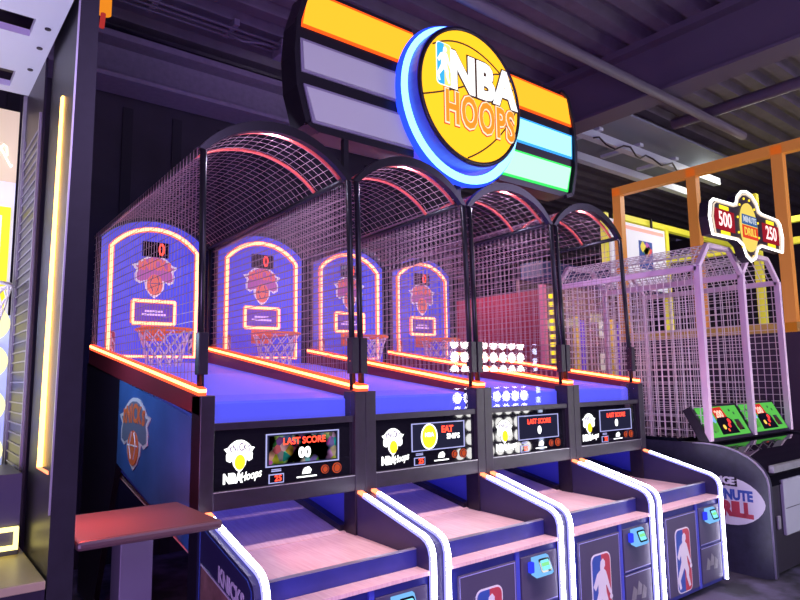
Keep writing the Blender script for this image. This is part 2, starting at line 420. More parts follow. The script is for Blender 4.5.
    for p, q in zip(loop, loop[1:]+loop[:1]): mb.tube([B.p(*p, .016), B.p(*q, .016)], .012, 6)
    mb.build('target_core', 'n_board', bb)
    for q, (hw_, v) in enumerate(((.07, 2.115), (.095, 2.088))):
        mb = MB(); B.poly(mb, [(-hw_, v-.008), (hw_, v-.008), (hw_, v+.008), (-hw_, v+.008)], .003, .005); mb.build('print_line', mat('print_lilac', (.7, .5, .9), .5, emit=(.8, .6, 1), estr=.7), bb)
    sd = B.poly(MB(), rrect(.21, .125, .006), 0, .012); 
    for v in sd.bm.verts: v.co.z += 2.62
    sd = sd.build('score_display', 'gloss', bb)
    crest(bb, B.at(0, 2.405, .37), (M['crest_white'], M['crest_blue'], M['crest_orange'], M['print_blue']), 'crest_orange', bold=.014)
    league_logo(bb, B.at(-.325, 1.86, .17), (M['print_white'], M['print_blue'], M['print_red']))
    league_logo(bb, B.at(.325, 1.86, .17), (M['print_white'], M['print_blue'], M['print_red']))
    # --- hoop and net
    hz, hy, hr = 1.945, YB-.285, .205
    h = MB(); h.tube([(W/2+hr*math.cos(k*PI/16), hy+hr*math.sin(k*PI/16), hz) for k in range(32)], .011, 8, True)
    h.box(W/2-.09, W/2+.09, hy+hr-.005, YB-.003, hz-.012, hz+.012); h.box(W/2-.1, W/2+.1, YB-.012, YB-.002, hz-.07, hz+.05)
    h = h.build('hoop', 'orange', t)
    n = MB(); ns = 12; lv = 6
    def rad(z): return hr-.012-(.075)*(1-(1-z)**2)
    for k in range(ns):
        for sgn in (1, -1):
            pts = []
            for j in range(lv+1):
                z = j/lv; a = 2*PI*(k+sgn*j*.5)/ns; r = rad(z)
                pts.append((W/2+r*math.cos(a), hy+r*math.sin(a), hz-.01-.37*z))
            n.tube(pts, .0058, 4)
    n.build('net', 'net', h)
    return t

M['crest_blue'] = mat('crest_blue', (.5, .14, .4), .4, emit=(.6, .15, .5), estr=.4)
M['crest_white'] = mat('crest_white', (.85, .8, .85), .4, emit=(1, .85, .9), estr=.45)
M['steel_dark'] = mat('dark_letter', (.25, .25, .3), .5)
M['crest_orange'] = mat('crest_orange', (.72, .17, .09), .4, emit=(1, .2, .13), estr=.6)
machine = make_machine()
machines = [machine]
labels = ['basketball arcade machine nearest the small side table, its blue crested side panel showing',
          'basketball arcade machine second from the side table, screen showing a yellow ball',
          'basketball arcade machine third from the side table, screen full of white round reflections',
          'basketball arcade machine at the far right end, beside the football drill cabinet']
for k in range(1, 4):
    c = copy_tree(machine); c.location = (k*W, 0, 0); machines.append(c)
for m_, l_ in zip(machines, labels): m_['label'] = l_
# what differs from one machine to the next
P = face_front((0, -.0585, 0))
def part(o, n): return [c for c in kids(o) if c.name.split('.')[0] == n][0]
for k, m_ in enumerate(machines):
    cp = part(m_, 'control_panel'); bb = part(m_, 'backboard')
    sc = [c for c in kids(cp) if c.name.split('.')[0] == 'score_screen'][0]
    sd = [c for c in kids(bb) if c.name.split('.')[0] == 'score_display'][0]
    txt('score_digit', '0', .14, sd, 'led_red', face_front((W/2+(.045 if k == 0 else .03), YB-.0125, 0)), 0, 2.62, 0, bold=.002, sx=.75)
    if k == 1:
        b = MB(); P.poly(b, circ(.058, 28, .49, 1.2, ry=.07), 0, .002); b = b.build('ball_picture', 'lit_yellow', sc)
        mb = MB(); mb.tube([P.p(.49+.062*math.cos(a*PI/14), 1.2+.073*math.sin(a*PI/14), .002) for a in range(28)], .004, 5, True); mb.build('ball_ring', 'lit_white', sc)
        txt('ball_word', 'NBA', .035, sc, 'lit_white', P, .49, 1.21, .003, bold=.001)
        txt('screen_word', 'EAT', .055, sc, 'led_red', P, .64, 1.235, .001, bold=.002)
        txt('screen_word', 'SNIPS', .045, sc, 'lit_white', P, .69, 1.19, .001, bold=.001)
    else:
        txt('screen_word', 'LAST SCORE', .048, sc, 'led_red', P, .575, 1.238, .001, bold=.001, sx=.95)
        txt('screen_score', '00' if k == 0 else '0', .07, sc, 'lit_white', P, .575, 1.175, .001, bold=.004)
    if k == 0:
        pm_ = bpy.data.materials.new('screen_picture'); pm_.use_nodes = True; n_ = pm_.node_tree; n_.nodes.clear()
        tc_ = n_.nodes.new('ShaderNodeTexCoord'); vo = n_.nodes.new('ShaderNodeTexVoronoi'); vo.inputs['Scale'].default_value = 26
        hs_ = n_.nodes.new('ShaderNodeMixRGB'); hs_.blend_type = 'MULTIPLY'; hs_.inputs[0].default_value = .8; hs_.inputs[2].default_value = (.8, .75, .7, 1)
        em = n_.nodes.new('ShaderNodeEmission'); em.inputs['Strength'].default_value = .55; ou = n_.nodes.new('ShaderNodeOutputMaterial')
        bw = n_.nodes.new('ShaderNodeTexNoise'); bw.inputs['Scale'].default_value = 9; rp_ = n_.nodes.new('ShaderNodeValToRGB'); rp_.color_ramp.elements[0].position = .45; rp_.color_ramp.elements[1].position = .6
        m2 = n_.nodes.new('ShaderNodeMixRGB'); m2.blend_type = 'MULTIPLY'; m2.inputs[0].default_value = 1
        n_.links.new(tc_.outputs['Object'], vo.inputs['Vector']); n_.links.new(tc_.outputs['Object'], bw.inputs['Vector'])
        n_.links.new(vo.outputs['Color'], hs_.inputs[1]); n_.links.new(bw.outputs['Fac'], rp_.inputs['Fac'])
        n_.links.new(hs_.outputs[0], m2.inputs[1]); n_.links.new(rp_.outputs[0], m2.inputs[2]); n_.links.new(m2.outputs[0], em.inputs['Color']); n_.links.new(em.outputs[0], ou.inputs['Surface'])
        mb = MB(); P.poly(mb, [(.37, 1.13), (.77, 1.13), (.77, 1.27), (.37, 1.27)], .0002, .0007); mb.build('screen_picture', pm_, sc)
# crest and lettering on the outer side of the first machine only
pa = [c for c in kids(machine) if c.name.split('.')[0] == 'side_panel'][0]
crest(pa, Pl((-.001, .94, 1.255), (0, -.62, 0), (0, 0, .44)), (M['print_white'], mat('crest_grey', (.16, .2, .3), .4), M['print_orange'], M['print_white']), 'print_orange', bold=.012)
ck = [c for c in kids(machine) if c.name.split('.')[0] == 'cheek'][0]
S = face_left((-.001, 0, 0))
txt('team_lettering', 'KNICKS', .092, ck, 'print_white', Pl((-.001, -.46, .705), V((0, -1, -.23)).normalized(), (0, 0, 1)), 0, 0, 0, bold=.003, sx=.82)
mb = MB(); 
for a, b in (((-.12, .9), (-.62, .775)), ((-.62, .775), (-.655, .74)), ((-.655, .74), (-.655, .08)), ((-.12, .9), (-.12, .08))):
    mb.bar((-.001, a[0], a[1]), (-.001, b[0], b[1]), .004, .003)
mb.build('cheek_outline', 'print_blue', ck)
MB().prism([(-.002, -.14, .73), (-.002, -.63, .62), (-.002, -.63, .5), (-.002, -.14, .5)], (.002, 0, 0)).build('photo_panel', mat('photo_brown', (.3, .16, .14), .4, noise=.6, nscale=9), ck)
MB().bar((-.002, -.14, .735), (-.002, -.63, .625), .004, .008).build('photo_edge', 'print_white', ck)

# ------------------------------------------------------------------ marquee over the four machines
mq = thing('marquee_sign', (1.9, .0, 2.98), 'large lit basketball marquee with round yellow ball between striped wings above the machines', 'sign')
def mq_part(mb, n, m):
    o = mb.build(n, m, mq); o.data.transform(Matrix.Translation((-1.9, 0, -2.98))); return o
F = face_front((1.9, .10, 3.47), 1.03)
hw = []
def wing(sgn):
    prof = [(.40, .44), (1.16, .44), (1.24, .40), (1.30, .2), (1.315, 0.0), (1.30, -.2), (1.24, -.41), (1.16, -.44), (.40, -.44)]
    if sgn < 0: prof = [(u-(.04 if u > .5 else 0), v) for u, v in prof]
    pts = [(sgn*u, v) for u, v in prof]
    mb = MB(); F.poly(mb, pts if sgn > 0 else pts[::-1], -.17, 0)
    o = mq_part(mb, 'wing_housing', 'tube')
    mb = MB()
    for p, q in zip(prof[1:-2], prof[2:-1]): mb.bar(F.p(sgn*p[0], p[1], .012), F.p(sgn*q[0], q[1], .012), .03, .03)
    e = mb.build('wing_edge', 'tube', o); e.data.transform(Matrix.Translation((-1.9, 0, -2.98)))
    for i, (v0, v1, m) in enumerate(((.17, .41, 0), (-.105, .095, 1), (-.395, -.175, 2))):
        lit = ('p_orange', 'p_grey', 'p_grey') if sgn < 0 else ('p_orange', 'p_cyan', 'p_green')
        ue = [1.25, 1.285, 1.26]; ub = [1.285, 1.275, 1.20]
        dx = -.04 if sgn < 0 else 0
        for d0, d1, g_, m_ in ((0, .010, 0, lit[i]+'_rim'), (.010, .016, .017, lit[i])):
            pp = [(sgn*.40, v0+g_), (sgn*(ub[i]+dx-g_), v0+g_), (sgn*(ue[i]+dx-g_), v1-g_), (sgn*.40, v1-g_)]
            mb = MB(); F.poly(mb, pp if sgn > 0 else pp[::-1], d0, d1)
            mq_part(mb, 'panel_border' if g_ == 0 else 'wing_panel', m_)
M['p_orange'] = glow('panel_orange', (1, .36, .02), 1.8)
M['p_orange_rim'] = glow('panel_orange_edge', (1, .09, .01), 1.6)
M['p_cyan_rim'] = glow('panel_cyan_edge', (.05, .35, 1), 1.4)
M['p_green_rim'] = glow('panel_green_edge', (.05, .9, .15), 1.2)
M['p_grey_rim'] = mat('panel_unlit_edge', (.3, .3, .38), .3)
M['p_grey'] = mat('panel_grey_glow', (.42, .42, .5), .3, emit=(.5, .5, .55), estr=.26)  # faint emission put in to lighten the grey panels
M['p_cyan'] = glow('panel_cyan', (.35, .95, 1), 1.6)
M['p_green'] = glow('panel_green', (.42, 1, .58), 1.6)
for s in (-1, 1): wing(s)
# blue halo ring and round housing
mb = MB(); Fr = face_front((1.90, .07, 3.462))
Fr.poly(mb, circ(.555, 56), -.12, .0); mq_part(mb, 'ring_back', 'blue')
mb = MB(); mb.tube([Fr.p(.540*math.cos(k*PI/32), .540*math.sin(k*PI/32), .0) for k in range(64)], .042, 8, True); mq_part(mb, 'ring_diffuser', glow('ring_blue', (.02, .06, 1), 1.8))
mb = MB(); mb.tube([Fr.p(.535*math.cos(k*PI/32), .535*math.sin(k*PI/32), .02) for k in range(64)], .034, 8, True); mq_part(mb, 'ring_light', glow('ring_cyan', (.16, .45, 1), 4.0))
Fr = face_front((1.875, .0, 3.48))
mb = MB(); Fr.poly(mb, circ(.495, 56), -.07, .07); mq_part(mb, 'ball_housing', mat('housing_blue', (.04, .05, .4), .35, emit=(.05, .06, .9), estr=.25))
mb = MB(); Fr.poly(mb, circ(.465, 56), .07, .078); ball = mq_part(mb, 'ball_face', glow('ball_yellow', (1, .50, .02), 1.55))
mb = MB(); mb.tube([Fr.p(.475*math.cos(k*PI/32), .475*math.sin(k*PI/32), .075) for k in range(64)], .016, 6, True); mq_part(mb, 'ball_rim', 'black')
seam = mat('ball_seam', (.09, .03, .01), .5)
mb = MB()
for a_, b_, c_ in (((-.36, .27), (.0, .50), (.42, .16)), ((-.45, -.10), (-.1, .02), (.10, .16)), ((-.06, -.45), (.25, -.30), (.455, .02)), ((.10, .16), (.3, .3), (.40, .22))):
    mb.tube([Fr.p((1-t)**2*a_[0]+2*t*(1-t)*b_[0]+t*t*c_[0], (1-t)**2*a_[1]+2*t*(1-t)*b_[1]+t*t*c_[1], .079) for t in [k/16 for k in range(17)]], .006, 5)
mq_part(mb, 'ball_seams', seam)
def mq_txt(*a, **k):
    o = txt(*a, **k); o.data.transform(Matrix.Translation((-1.9, 0, -2.98))); return o
mq_txt('title_outline', 'NBA', .35, mq, seam, Fr, .11, .13, .080, ext=.004, bold=.030, sx=.90, sp=1.06)
mq_txt('title_lettering', 'NBA', .35, mq, glow('title_white', (1, 1, 1), 1.6), Fr, .11, .13, .085, ext=.004, bold=.018, sx=.90, sp=1.06)
mq_txt('word_outline', 'HOOPS', .31, mq, mat('word_red', (.6, .05, .02), .5, emit=(.8, .08, .01), estr=.5), Fr, .075, -.14, .080, ext=.004, bold=.024, sx=.62, sp=1.12)
mq_txt('word_lettering', 'HOOPS', .31, mq, glow('word_white', (1, .85, .6), 1.2), Fr, .075, -.14, .085, ext=.003, bold=.017, sx=.62, sp=1.12)
mq_txt('word_inner', 'HOOPS', .31, mq, glow('word_orange', (.95, .33, .03), 1.1), Fr, .075, -.14, .089, ext=.003, bold=.007, sx=.62, sp=1.12)
lo = league_logo(mq, Fr.at(-.265, .155, .30), (glow('logo_white', (1, 1, 1), 1.4), glow('logo_blue', (.05, .45, .95), 1.2), glow('logo_yellow', (1, .75, .2), 1.3)))
lo.data.transform(Matrix.Translation((-1.9, -.082, -2.98)))
for c in kids(lo): c.data.transform(Matrix.Translation((-1.9, -.082, -2.98)))
for x in (.95, 1.9):
    mb = MB(); mb.bar((x, .12, 2.772), (x, .12, 3.03), .035, .035)
    mq_part(mb, 'mount_post', 'tube')

# ------------------------------------------------------------------ side table
st = thing('side_table', (-.35, -.27, 0), 'small dark side table on a single pedestal, between black column and first machine', 'table')
MB().box(-.25, .285, -.255, .27, .965, 1.0, .012).build('table_top', mat('table_top', (.10, .055, .06), .4), st)
MB().box(-.03, .10, .02, .15, .03, .965, .004).build('pedestal', mat('pedestal_grey', (.16, .15, .2), .45), st)
MB().box(-.15, .22, -.1, .26, 0, .03, .006).build('base_plate', 'black', st)

exec_parts = True
# ------------------------------------------------------------------ left booth (another hoop game, seen edge-on)
bt = thing('game_booth', (-1.2, -.1, 0), 'lit game booth at the left edge behind the black column with a yellow light line', 'game booth')
def bt_part(mb, n, m, parent=None):
    o = mb.build(n, m, parent or bt); o.data.transform(Matrix.Translation((1.2, .1, 0))); return o
col = MB()
col.prism([(-.672, -.5, 3.6), (-.604, -.5, 3.6), (-.604, -.5, 0), (-.69, -.5, 0)], (0, .5, 0))
bt_part(col, 'side_column', mat('column_black', (.012, .012, .018), .4, noise=.2))
mb = MB(); mb.bar((-.684, -.29, 1.245), (-.670, -.29, 2.70), .03, .026, up=(0, 1, 0)); bt_part(mb, 'light_line', glow('booth_yellow', (1, .50, .10), 8))
mb = MB(); mb.bar((-.683, -.42, 1.235), (-.682, -.18, 1.235), .006, .012); bt_part(mb, 'channel_end', M['n_tip'])
mb = MB(); mb.bar((-.669, -.42, 2.71), (-.669, -.18, 2.71), .006, .012); bt_part(mb, 'channel_end', M['n_tip'])
mb = MB(); mb.bar((-.6885, -.498, 1.1), (-.673, -.498, 3.1), .006, .008, up=(0, 1, 0)); bt_part(mb, 'channel_edge', 'silver')
# perforated guard
pf = MB(); z = 1.2
while z < 2.72:
    pf.bar((-.703, .06, z), (-.703, .5, z), .005, .006); z += .045
for y in (.06, .5): pf.bar((-.703, y, 1.16), (-.703, y, 2.75), .014, .014)
bt_part(pf, 'slotted_guard', mat('slat_grey', (.2, .18, .24), .4))
mb = MB(); mb.box(-.70, -.69, .03, .52, .9, 3.0); bt_part(mb, 'guard_back', 'black')
mb = MB(); mb.box(-.715, -.70, .53, .55, .9, 3.0); bt_part(mb, 'rear_column', 'steel')
# ceiling tray with two dark slots
tr = MB()
zt = 2.99
ys = [-.70, -.30, -.14, .24, .43, .50]
for i in (0, 2, 4): tr.box(-1.7, -.79, ys[i], ys[i+1], zt, zt+.03)
tr.box(-.79, -.70, -.70, .50, zt, zt+.03); tr.box(-2.2, -1.7, -.70, .50, zt, zt+.03)
bt_part(tr, 'ceiling_tray', mat('tray_white', (.6, .62, .72), .5))
mb = MB(); mb.box(-2.2, -.7, -.7, .5, zt+.10, zt+.14); bt_part(mb, 'canopy_top', 'black')
for y in (-.25, -.06, .18):
    mb = MB(); mb.cyl((-.74, y, zt-.004), (-.74, y, zt+.01), .012, 10); bt_part(mb, 'tray_bolt', 'black')
# ledge, its light, backdrop
mb = MB(); mb.box(-2.2, -.692, -.52, 1.0, .86, .89, .004); bt_part(mb, 'ledge', mat('ledge_tan', (.42, .36, .2), .4))
mb = MB(); mb.box(-2.2, -.692, -.51, .98, 0, .86); bt_part(mb, 'plinth', 'black')
mb = MB(); mb.box(-2.1, -.72, -.10, -.08, .915, .93); mb.box(-.735, -.72, -.10, -.08, .93, .985); mb.box(-2.1, -.72, -.10, -.08, .985, 1.0)
bt_part(mb, 'ledge_light', glow('ledge_yellow', (1, .82, .25), 3.0))
mb = MB(); mb.box(-2.1, -.715, -.07, .3, .89, 1.2); bt_part(mb, 'return_box', mat('box_dark', (.05, .05, .1), .4))
mb = MB(); mb.box(-2.1, -.703, .56, .60, 1.1, 1.885); bk = bt_part(mb, 'lower_backdrop', mat('backdrop_blue', (.3, .35, .75), .4, emit=(.45, .52, .95), estr=.55))
for i, z in enumerate((1.24, 1.45, 1.66, 1.84)):
    for x in (-.83, -1.06, -1.29):
        mb = MB(); mb.cyl((x+.03, .548, z), (x+.03, .535, z), .085, 24); bt_part(mb, 'round_light', glow('round_yellow', (1, .9, .45), 1.5), bk)
mb = MB(); mb.box(-2.1, -.703, .75, .80, 1.885, 2.6); bt_part(mb, 'upper_backdrop', mat('backdrop_white', (.6, .62, .7), .4, emit=(.75, .78, 1), estr=.55))
mb = MB(); mb.box(-2.1, -.703, .75, .80, 2.6, 2.99); bt_part(mb, 'header_panel', mat('header_cream', (.6, .5, .35), .5, emit=(.9, .75, .45), estr=.45))
mb = MB(); mb.box(-2.1, -.72, .72, .75, 2.42, 2.46); mb.box(-.755, -.72, .72, .75, 1.92, 2.46); bt_part(mb, 'yellow_frame', glow('frame_yellow', (1, .85, .05), 1.3))
mb = MB(); mb.tube([(-.79+.04*math.cos(k*.5)*(1+k*.05), .745, 2.74+.06*math.sin(k*.9)) for k in range(14)], .004, 4); bt_part(mb, 'line_drawing', 'lit_white')
hoopx, hoopy, hoopz = -.86, .42, 1.93
mb = MB(); mb.tube([(hoopx+.13*math.cos(k*PI/12), hoopy+.13*math.sin(k*PI/12), hoopz+.08) for k in range(24)], .009, 6, True); hp = bt_part(mb, 'small_hoop', 'white')
mb = MB()
for k in range(10):
    for sg in (1, -1): mb.tube([(hoopx+(.13-.05*j/4)*math.cos(2*PI*(k+sg*j*.5)/10), hoopy+(.13-.05*j/4)*math.sin(2*PI*(k+sg*j*.5)/10), hoopz+.08-.05*j) for j in range(5)], .004, 4)
bt_part(mb, 'net', 'net', hp)

# amber lamp high on the column
mb = MB(); mb.cyl((-.57, -.43, 3.03), (-.57, -.43, 3.20), .026, 16); wl = bt_part(mb, 'warning_lamp', glow('amber', (1, .3, .02), .9))
mb = MB(); mb.box(-.604, -.54, -.47, -.39, 3.20, 3.23); bt_part(mb, 'lamp_bracket', 'black', wl)
mb = MB(); mb.cyl((-.578, -.43, 2.97), (-.574, -.43, 3.03), .010, 12); bt_part(mb, 'red_collar', glow('amber_red', (.7, .05, .05), .6), wl)
mb = MB(); mb.box(-.606, -.60, -.30, -.20, 1.01, 1.03); bt_part(mb, 'red_accent', glow('accent_red', (1, .08, .05), 2))
# ------------------------------------------------------------------ football drill machine on the right
DX0, DX1, DP, DR = 4.15, 5.87, -.42, 1.05
dm = thing('football_arcade_machine', (5.0, .3, 0), 'two-lane football throwing machine with curved black side, wire cage and green score panels', 'arcade machine')
def dm_part(mb, n, m, parent=None):
    o = mb.build(n, m, parent or dm); o.data.transform(Matrix.Translation((-5.0, -.3, 0))); return o
def dm_txt(*a, **k):
    o = txt(*a, **k); o.data.transform(Matrix.Translation((-5.0, -.3, 0))); return o
prof = [(1.6, 0), (1.6, 1.02), (-.30, .985)]
for k in range(9):
    a_ = PI/2*k/8; prof.append((-.40-.475*math.sin(a_)**1.0, .70+.285*math.cos(a_)))
prof += [(-.875, .02), (-.8, 0)]
mb = MB(); mb.prism([(DX0, y, z) for y, z in prof], (.05, 0, 0)); side = dm_part(mb, 'side_panel', mat('drill_side', (.035, .035, .065), .35, noise=.2))
mb = MB(); mb.prism([(DX1-.05, y, z) for y, z in prof], (.05, 0, 0)); dm_part(mb, 'side_panel', 'black')
mb = MB(); mb.tube([(DX0-.003, y, z) for y, z in prof[2:-1]], .007, 6); dm_part(mb, 'edge_trim', mat('trim_grey', (.35, .33, .45), .3), side)
mb = MB(); mb.box(DX0-.0, DX1, -.2, 1.58, .985, 1.015); dm_part(mb, 'deck', 'gloss')
mb = MB(); mb.prism([(DX0+.05, y-.0, z-.012) for y, z in prof[2:12]]+[(DX0+.05, -.6, .6), (DX0+.05, -.3, .9)], (DX1-DX0-.10, 0, 0)); dm_part(mb, 'front_hood', 'gloss')
mb = MB(); mb.box(DX0+.05, DX1-.05, -.86, -.4, .04, .72); dm_part(mb, 'front_body', 'black')
mb = MB(); mb.box(DX0+.05, DX1-.05, -.90, -.86, .79, .845, .004); dm_part(mb, 'front_bar', 'steel')
mb = MB(); mb.box(4.38, 4.75, -.885, -.86, .30, .72, .004); cdr = dm_part(mb, 'coin_door', mat('door_grey', (.4, .42, .48), .45))
mb = MB(); mb.box(4.40, 4.73, -.888, -.885, .5, .504); dm_part(mb, 'door_seam', 'black', cdr)
mb = MB(); mb.box(4.26, 4.31, -.88, -.86, .36, .46, .008); dm_part(mb, 'latch', 'steel')
# football shaped badge on the side
OV = Pl((DX0-.001, -.565, .55), (0, -1, 0), (0, 0, 1))
def lens(w, h, n=14): return [(w*math.sin(-PI/2+PI*k/n), h*math.cos(-PI/2+PI*k/n)**1.2) for k in range(n+1)]+[(w*math.sin(PI/2-PI*k/n), -h*math.cos(PI/2-PI*k/n)**1.2) for k in range(1, n)]
mb = MB(); OV.poly(mb, lens(.275, .185), 0, .002); bd = dm_part(mb, 'side_badge', 'print_white')
def child_txt(par, *a, **k):
    o = dm_txt(*a, **k); o.parent = par; return o
child_txt(bd, 'word_shadow', 'ICE', .075, None, 'black', OV, .012, .148, .003, bold=.010)
child_txt(bd, 'badge_word', 'ICE', .075, None, 'print_white', OV, .0, .155, .006, bold=.004)
child_txt(bd, 'badge_word', '2 MINUTE', .105, None, 'print_blue', OV, 0, .047, .0025, bold=.006, sx=.8)
child_txt(bd, 'badge_word', 'DRILL', .145, None, 'print_red', OV, .01, -.065, .0025, bold=.011, sx=.88)
# cage
cg = mat('cage_white', (.85, .66, .78), .4); cm = mat('cage_mesh', (.85, .78, .8), .4)
px = [4.2, 5.02, 5.83]
for x in px:
    mb = MB(); mb.bar((x, DP, 1.0), (x, DP, 2.47), .05, .05); dm_part(mb, 'cage_post', cg)
    mb = MB(); mb.bar((x, DR, 1.0), (x, DR, 2.47), .04, .04); dm_part(mb, 'rear_post', cg)
    mb = MB(); mb.bar((x, DP, 2.46), (x, DR, 2.46), .05, .05); dm_part(mb, 'top_rail', cg)
    mb = MB()
    y = DP+.06
    while y < DR: mb.bar((x, y, 1.02), (x, y, 2.46), .006, .006); y += .065
    z = 1.08
    while z < 2.44: mb.bar((x, DP, z), (x, DR, z), .006, .006); z += .065
    dm_part(mb, 'cage_mesh', cm)
for a0, b0 in ((4.2, 5.02), (5.02, 5.83)):
    f = [(a0, 2.47), (a0+.19, 2.68), (b0-.22, 2.68), (b0, 2.47)]
    for y in (DP, DR):
        mb = MB()
        for p, q in zip(f, f[1:]): mb.bar((p[0], y, p[1]), (q[0], y, q[1]), .04, .04)
        dm_part(mb, 'roof_frame', cg)
    mb = MB(); y = DP+.07
    while y < DR:
        for p, q in zip(f, f[1:]): mb.bar((p[0], y, p[1]), (q[0], y, q[1]), .006, .006)
        y += .07
    for p, q in zip(f, f[1:]):
        for k in range(5): 
            u = p[0]+(q[0]-p[0])*k/5; z = p[1]+(q[1]-p[1])*k/5; mb.bar((u, DP, z), (u, DR, z), .006, .006)
    dm_part(mb, 'roof_mesh', cm)
    mb = MB(); u = a0+.06
    while u < b0: mb.bar((u, DR, 1.02), (u, DR, 2.6), .006, .006); u += .065
    z = 1.08
    while z < 2.5: mb.bar((a0, DR, z), (b0, DR, z), .006, .006); z += .065
    dm_part(mb, 'rear_mesh', cm)
    # angled green score panel
    c = (a0+b0)/2-.02; ay = V((0, .13, .245)).normalized()
    G = Pl((c, -.36, 1.145), (1, 0, 0), ay)
    mb = MB(); G.poly(mb, [(-.42, -.17), (.40, -.17), (.40, .155), (-.42, .155)], -.08, -.004); sp = dm_part(mb, 'panel_housing', 'black')
    mb = MB(); G.poly(mb, [(-.37, -.14), (.37, -.14), (.37, .135), (-.37, .135)], -.003, .002); gp = dm_part(mb, 'score_panel', glow('panel_turf', (.13, .62, .10), .9))
    mb = MB(); G.poly(mb, [(-.11, .02), (.10, .02), (.07, .13), (-.11, .12)], .003, .005); dm_part(mb, 'red_window', glow('window_red', (.75, .04, .03), .9), gp)
    child_txt(gp, 'panel_number', '200', .09, None, glow('num_pink', (1, .5, .4), 1.6), G, -.02, .06, .006, bold=.002)
    mb = MB(); G.poly(mb, [(-.15, -.125), (.17, -.125), (.15, .0), (.09, .03), (-.09, .03), (-.13, .0)], .005, .0065); dm_part(mb, 'dark_window', 'gloss', gp)
    mb = MB(); G.poly(mb, [(.20, -.10), (.30, -.10), (.28, .0), (.20, .0)], .003, .005); dm_part(mb, 'dark_window', 'gloss', gp)
    for q, (u, v) in enumerate(((.2, .09), (.26, .06), (-.28, .08), (-.3, -.02), (-.25, -.09))):
        mb = MB(); G.poly(mb, circ(.014, 8, u, v), .003, .004); dm_part(mb, 'turf_mark', mat('turf_dark', (.02, .12, .03), .5), gp)
    for q, (u, v, cc, r) in enumerate(((-.05, -.06, (1, .6, .1), .022), (.05, -.05, (1, .05, .05), .02), (.08, -.01, (1, .05, .05), .025), (.0, -.09, (1, .1, .05), .014), (.22, -.06, (.05, .02, .02), .04), (-.22, -.05, (.08, .3, .05), .05))):
        mb = MB(); G.poly(mb, circ(r, 14, u, v), .0065, .0095); dm_part(mb, 'panel_lamp', glow('lamp', cc, 1.3), gp)
    mb = MB(); G.poly(mb, rrect(.10, .09, .02), .003, .006)
    for v_ in mb.bm.verts: v_.co += G.ax*(-.19)+G.ay*.03
    dm_part(mb, 'blue_icon', glow('icon_blue', (.25, .5, .95), 1), gp)
    # hood opening / ball tray under the panel
    mb = MB(); mb.box(a0+.08, b0-.08, -.42, -.38, .99, 1.03); dm_part(mb, 'ball_tray_edge', 'black')
# curved sign over the drill machine
sg = thing('jackpot_sign', (4.92, DP-.12, 2.63), 'white neon outlined sign reading 500 and 250 above the wire cage', 'sign')
SG = face_front((0, -.02, .25), .91)
out = [(0, -.35), (.1, -.31), (.17, -.20), (.28, -.16), (.80, -.17), (.82, -.1), (.84, 0), (.80, .14), (.74, .18), (.34, .19), (.26, .21), (.22, .29), (.12, .36), (0, .38)]
full = out+[(-x, y) for x, y in out[::-1][1:-1]]
SG.poly(MB(), full, -.08, 0).build('sign_housing', 'black', sg)
for i, (k, rr, cc, ee) in enumerate(((.985, .010, (1, .97, .92), 3.2), (.90, .007, (1, .8, .62), 1.0), (.945, .004, (1, .95, .9), 1.4))):
    mb = MB(); mb.tube([SG.p(u*k, v*k, .006) for u, v in full], rr, 6, True); mb.build('neon_outline', glow('sign_neon', cc, ee), sg)
for u, s in ((-.51, '500'), (.53, '250')):
    w = MB(); SG.poly(w, [(u-.2, -.1), (u+.2, -.1), (u+.2, .1), (u-.2, .1)], 0, .006); w = w.build('red_display', glow('display_red', (.5, .02, .04), .7), sg)
    txt('display_digits', s, .2, w, glow('digit_pink', (1, .55, .55), 2.0), SG, u, 0, .007, bold=.003, sx=.9)
    for v in (.125, -.125):
        mb = MB(); SG.poly(mb, [(u-.09, v-.018), (u+.09, v-.018), (u+.09, v+.018), (u-.09, v+.018)], 0, .006); mb.build('small_lamp', 'lit_yellow', sg)
mb = MB(); SG.poly(mb, circ(.19, 28, 0, .0, ry=.25), 0, .012); md = mb.build('oval_medallion', glow('medal_yellow', (1, .75, .15), 1.0), sg)
mb = MB(); SG.poly(mb, [(-.17, .02), (.17, .02), (.16, .12), (-.16, .12)], .013, .018); mb.build('blue_band', glow('band_blue', (.06, .16, .4), .9), md)
mb = MB(); SG.poly(mb, [(-.17, -.12), (.17, -.12), (.17, .01), (-.17, .01)], .013, .018); mb.build('red_band', glow('band_red', (.85, .07, .03), 1), md)
txt('band_word', 'MINUTE', .085, md, glow('word_pale', (.8, .85, 1), .8), SG, 0, .07, .019, bold=.002, sx=.95)
txt('band_word', 'DRILL', .11, md, glow('word_gold', (1, .7, .1), 1), SG, 0, -.055, .019, bold=.003, sx=1)
for k in range(12):
    a_ = 2*PI*k/12+.26
    mb = MB(); SG.poly(mb, circ(.012, 10, .235*math.cos(a_), .30*math.sin(a_)), 0, .008); mb.build('bulb', 'lit_yellow', sg)
MB().box(-.03, .03, -.02, .098, .06, .10).build('mount_arm', 'black', sg)

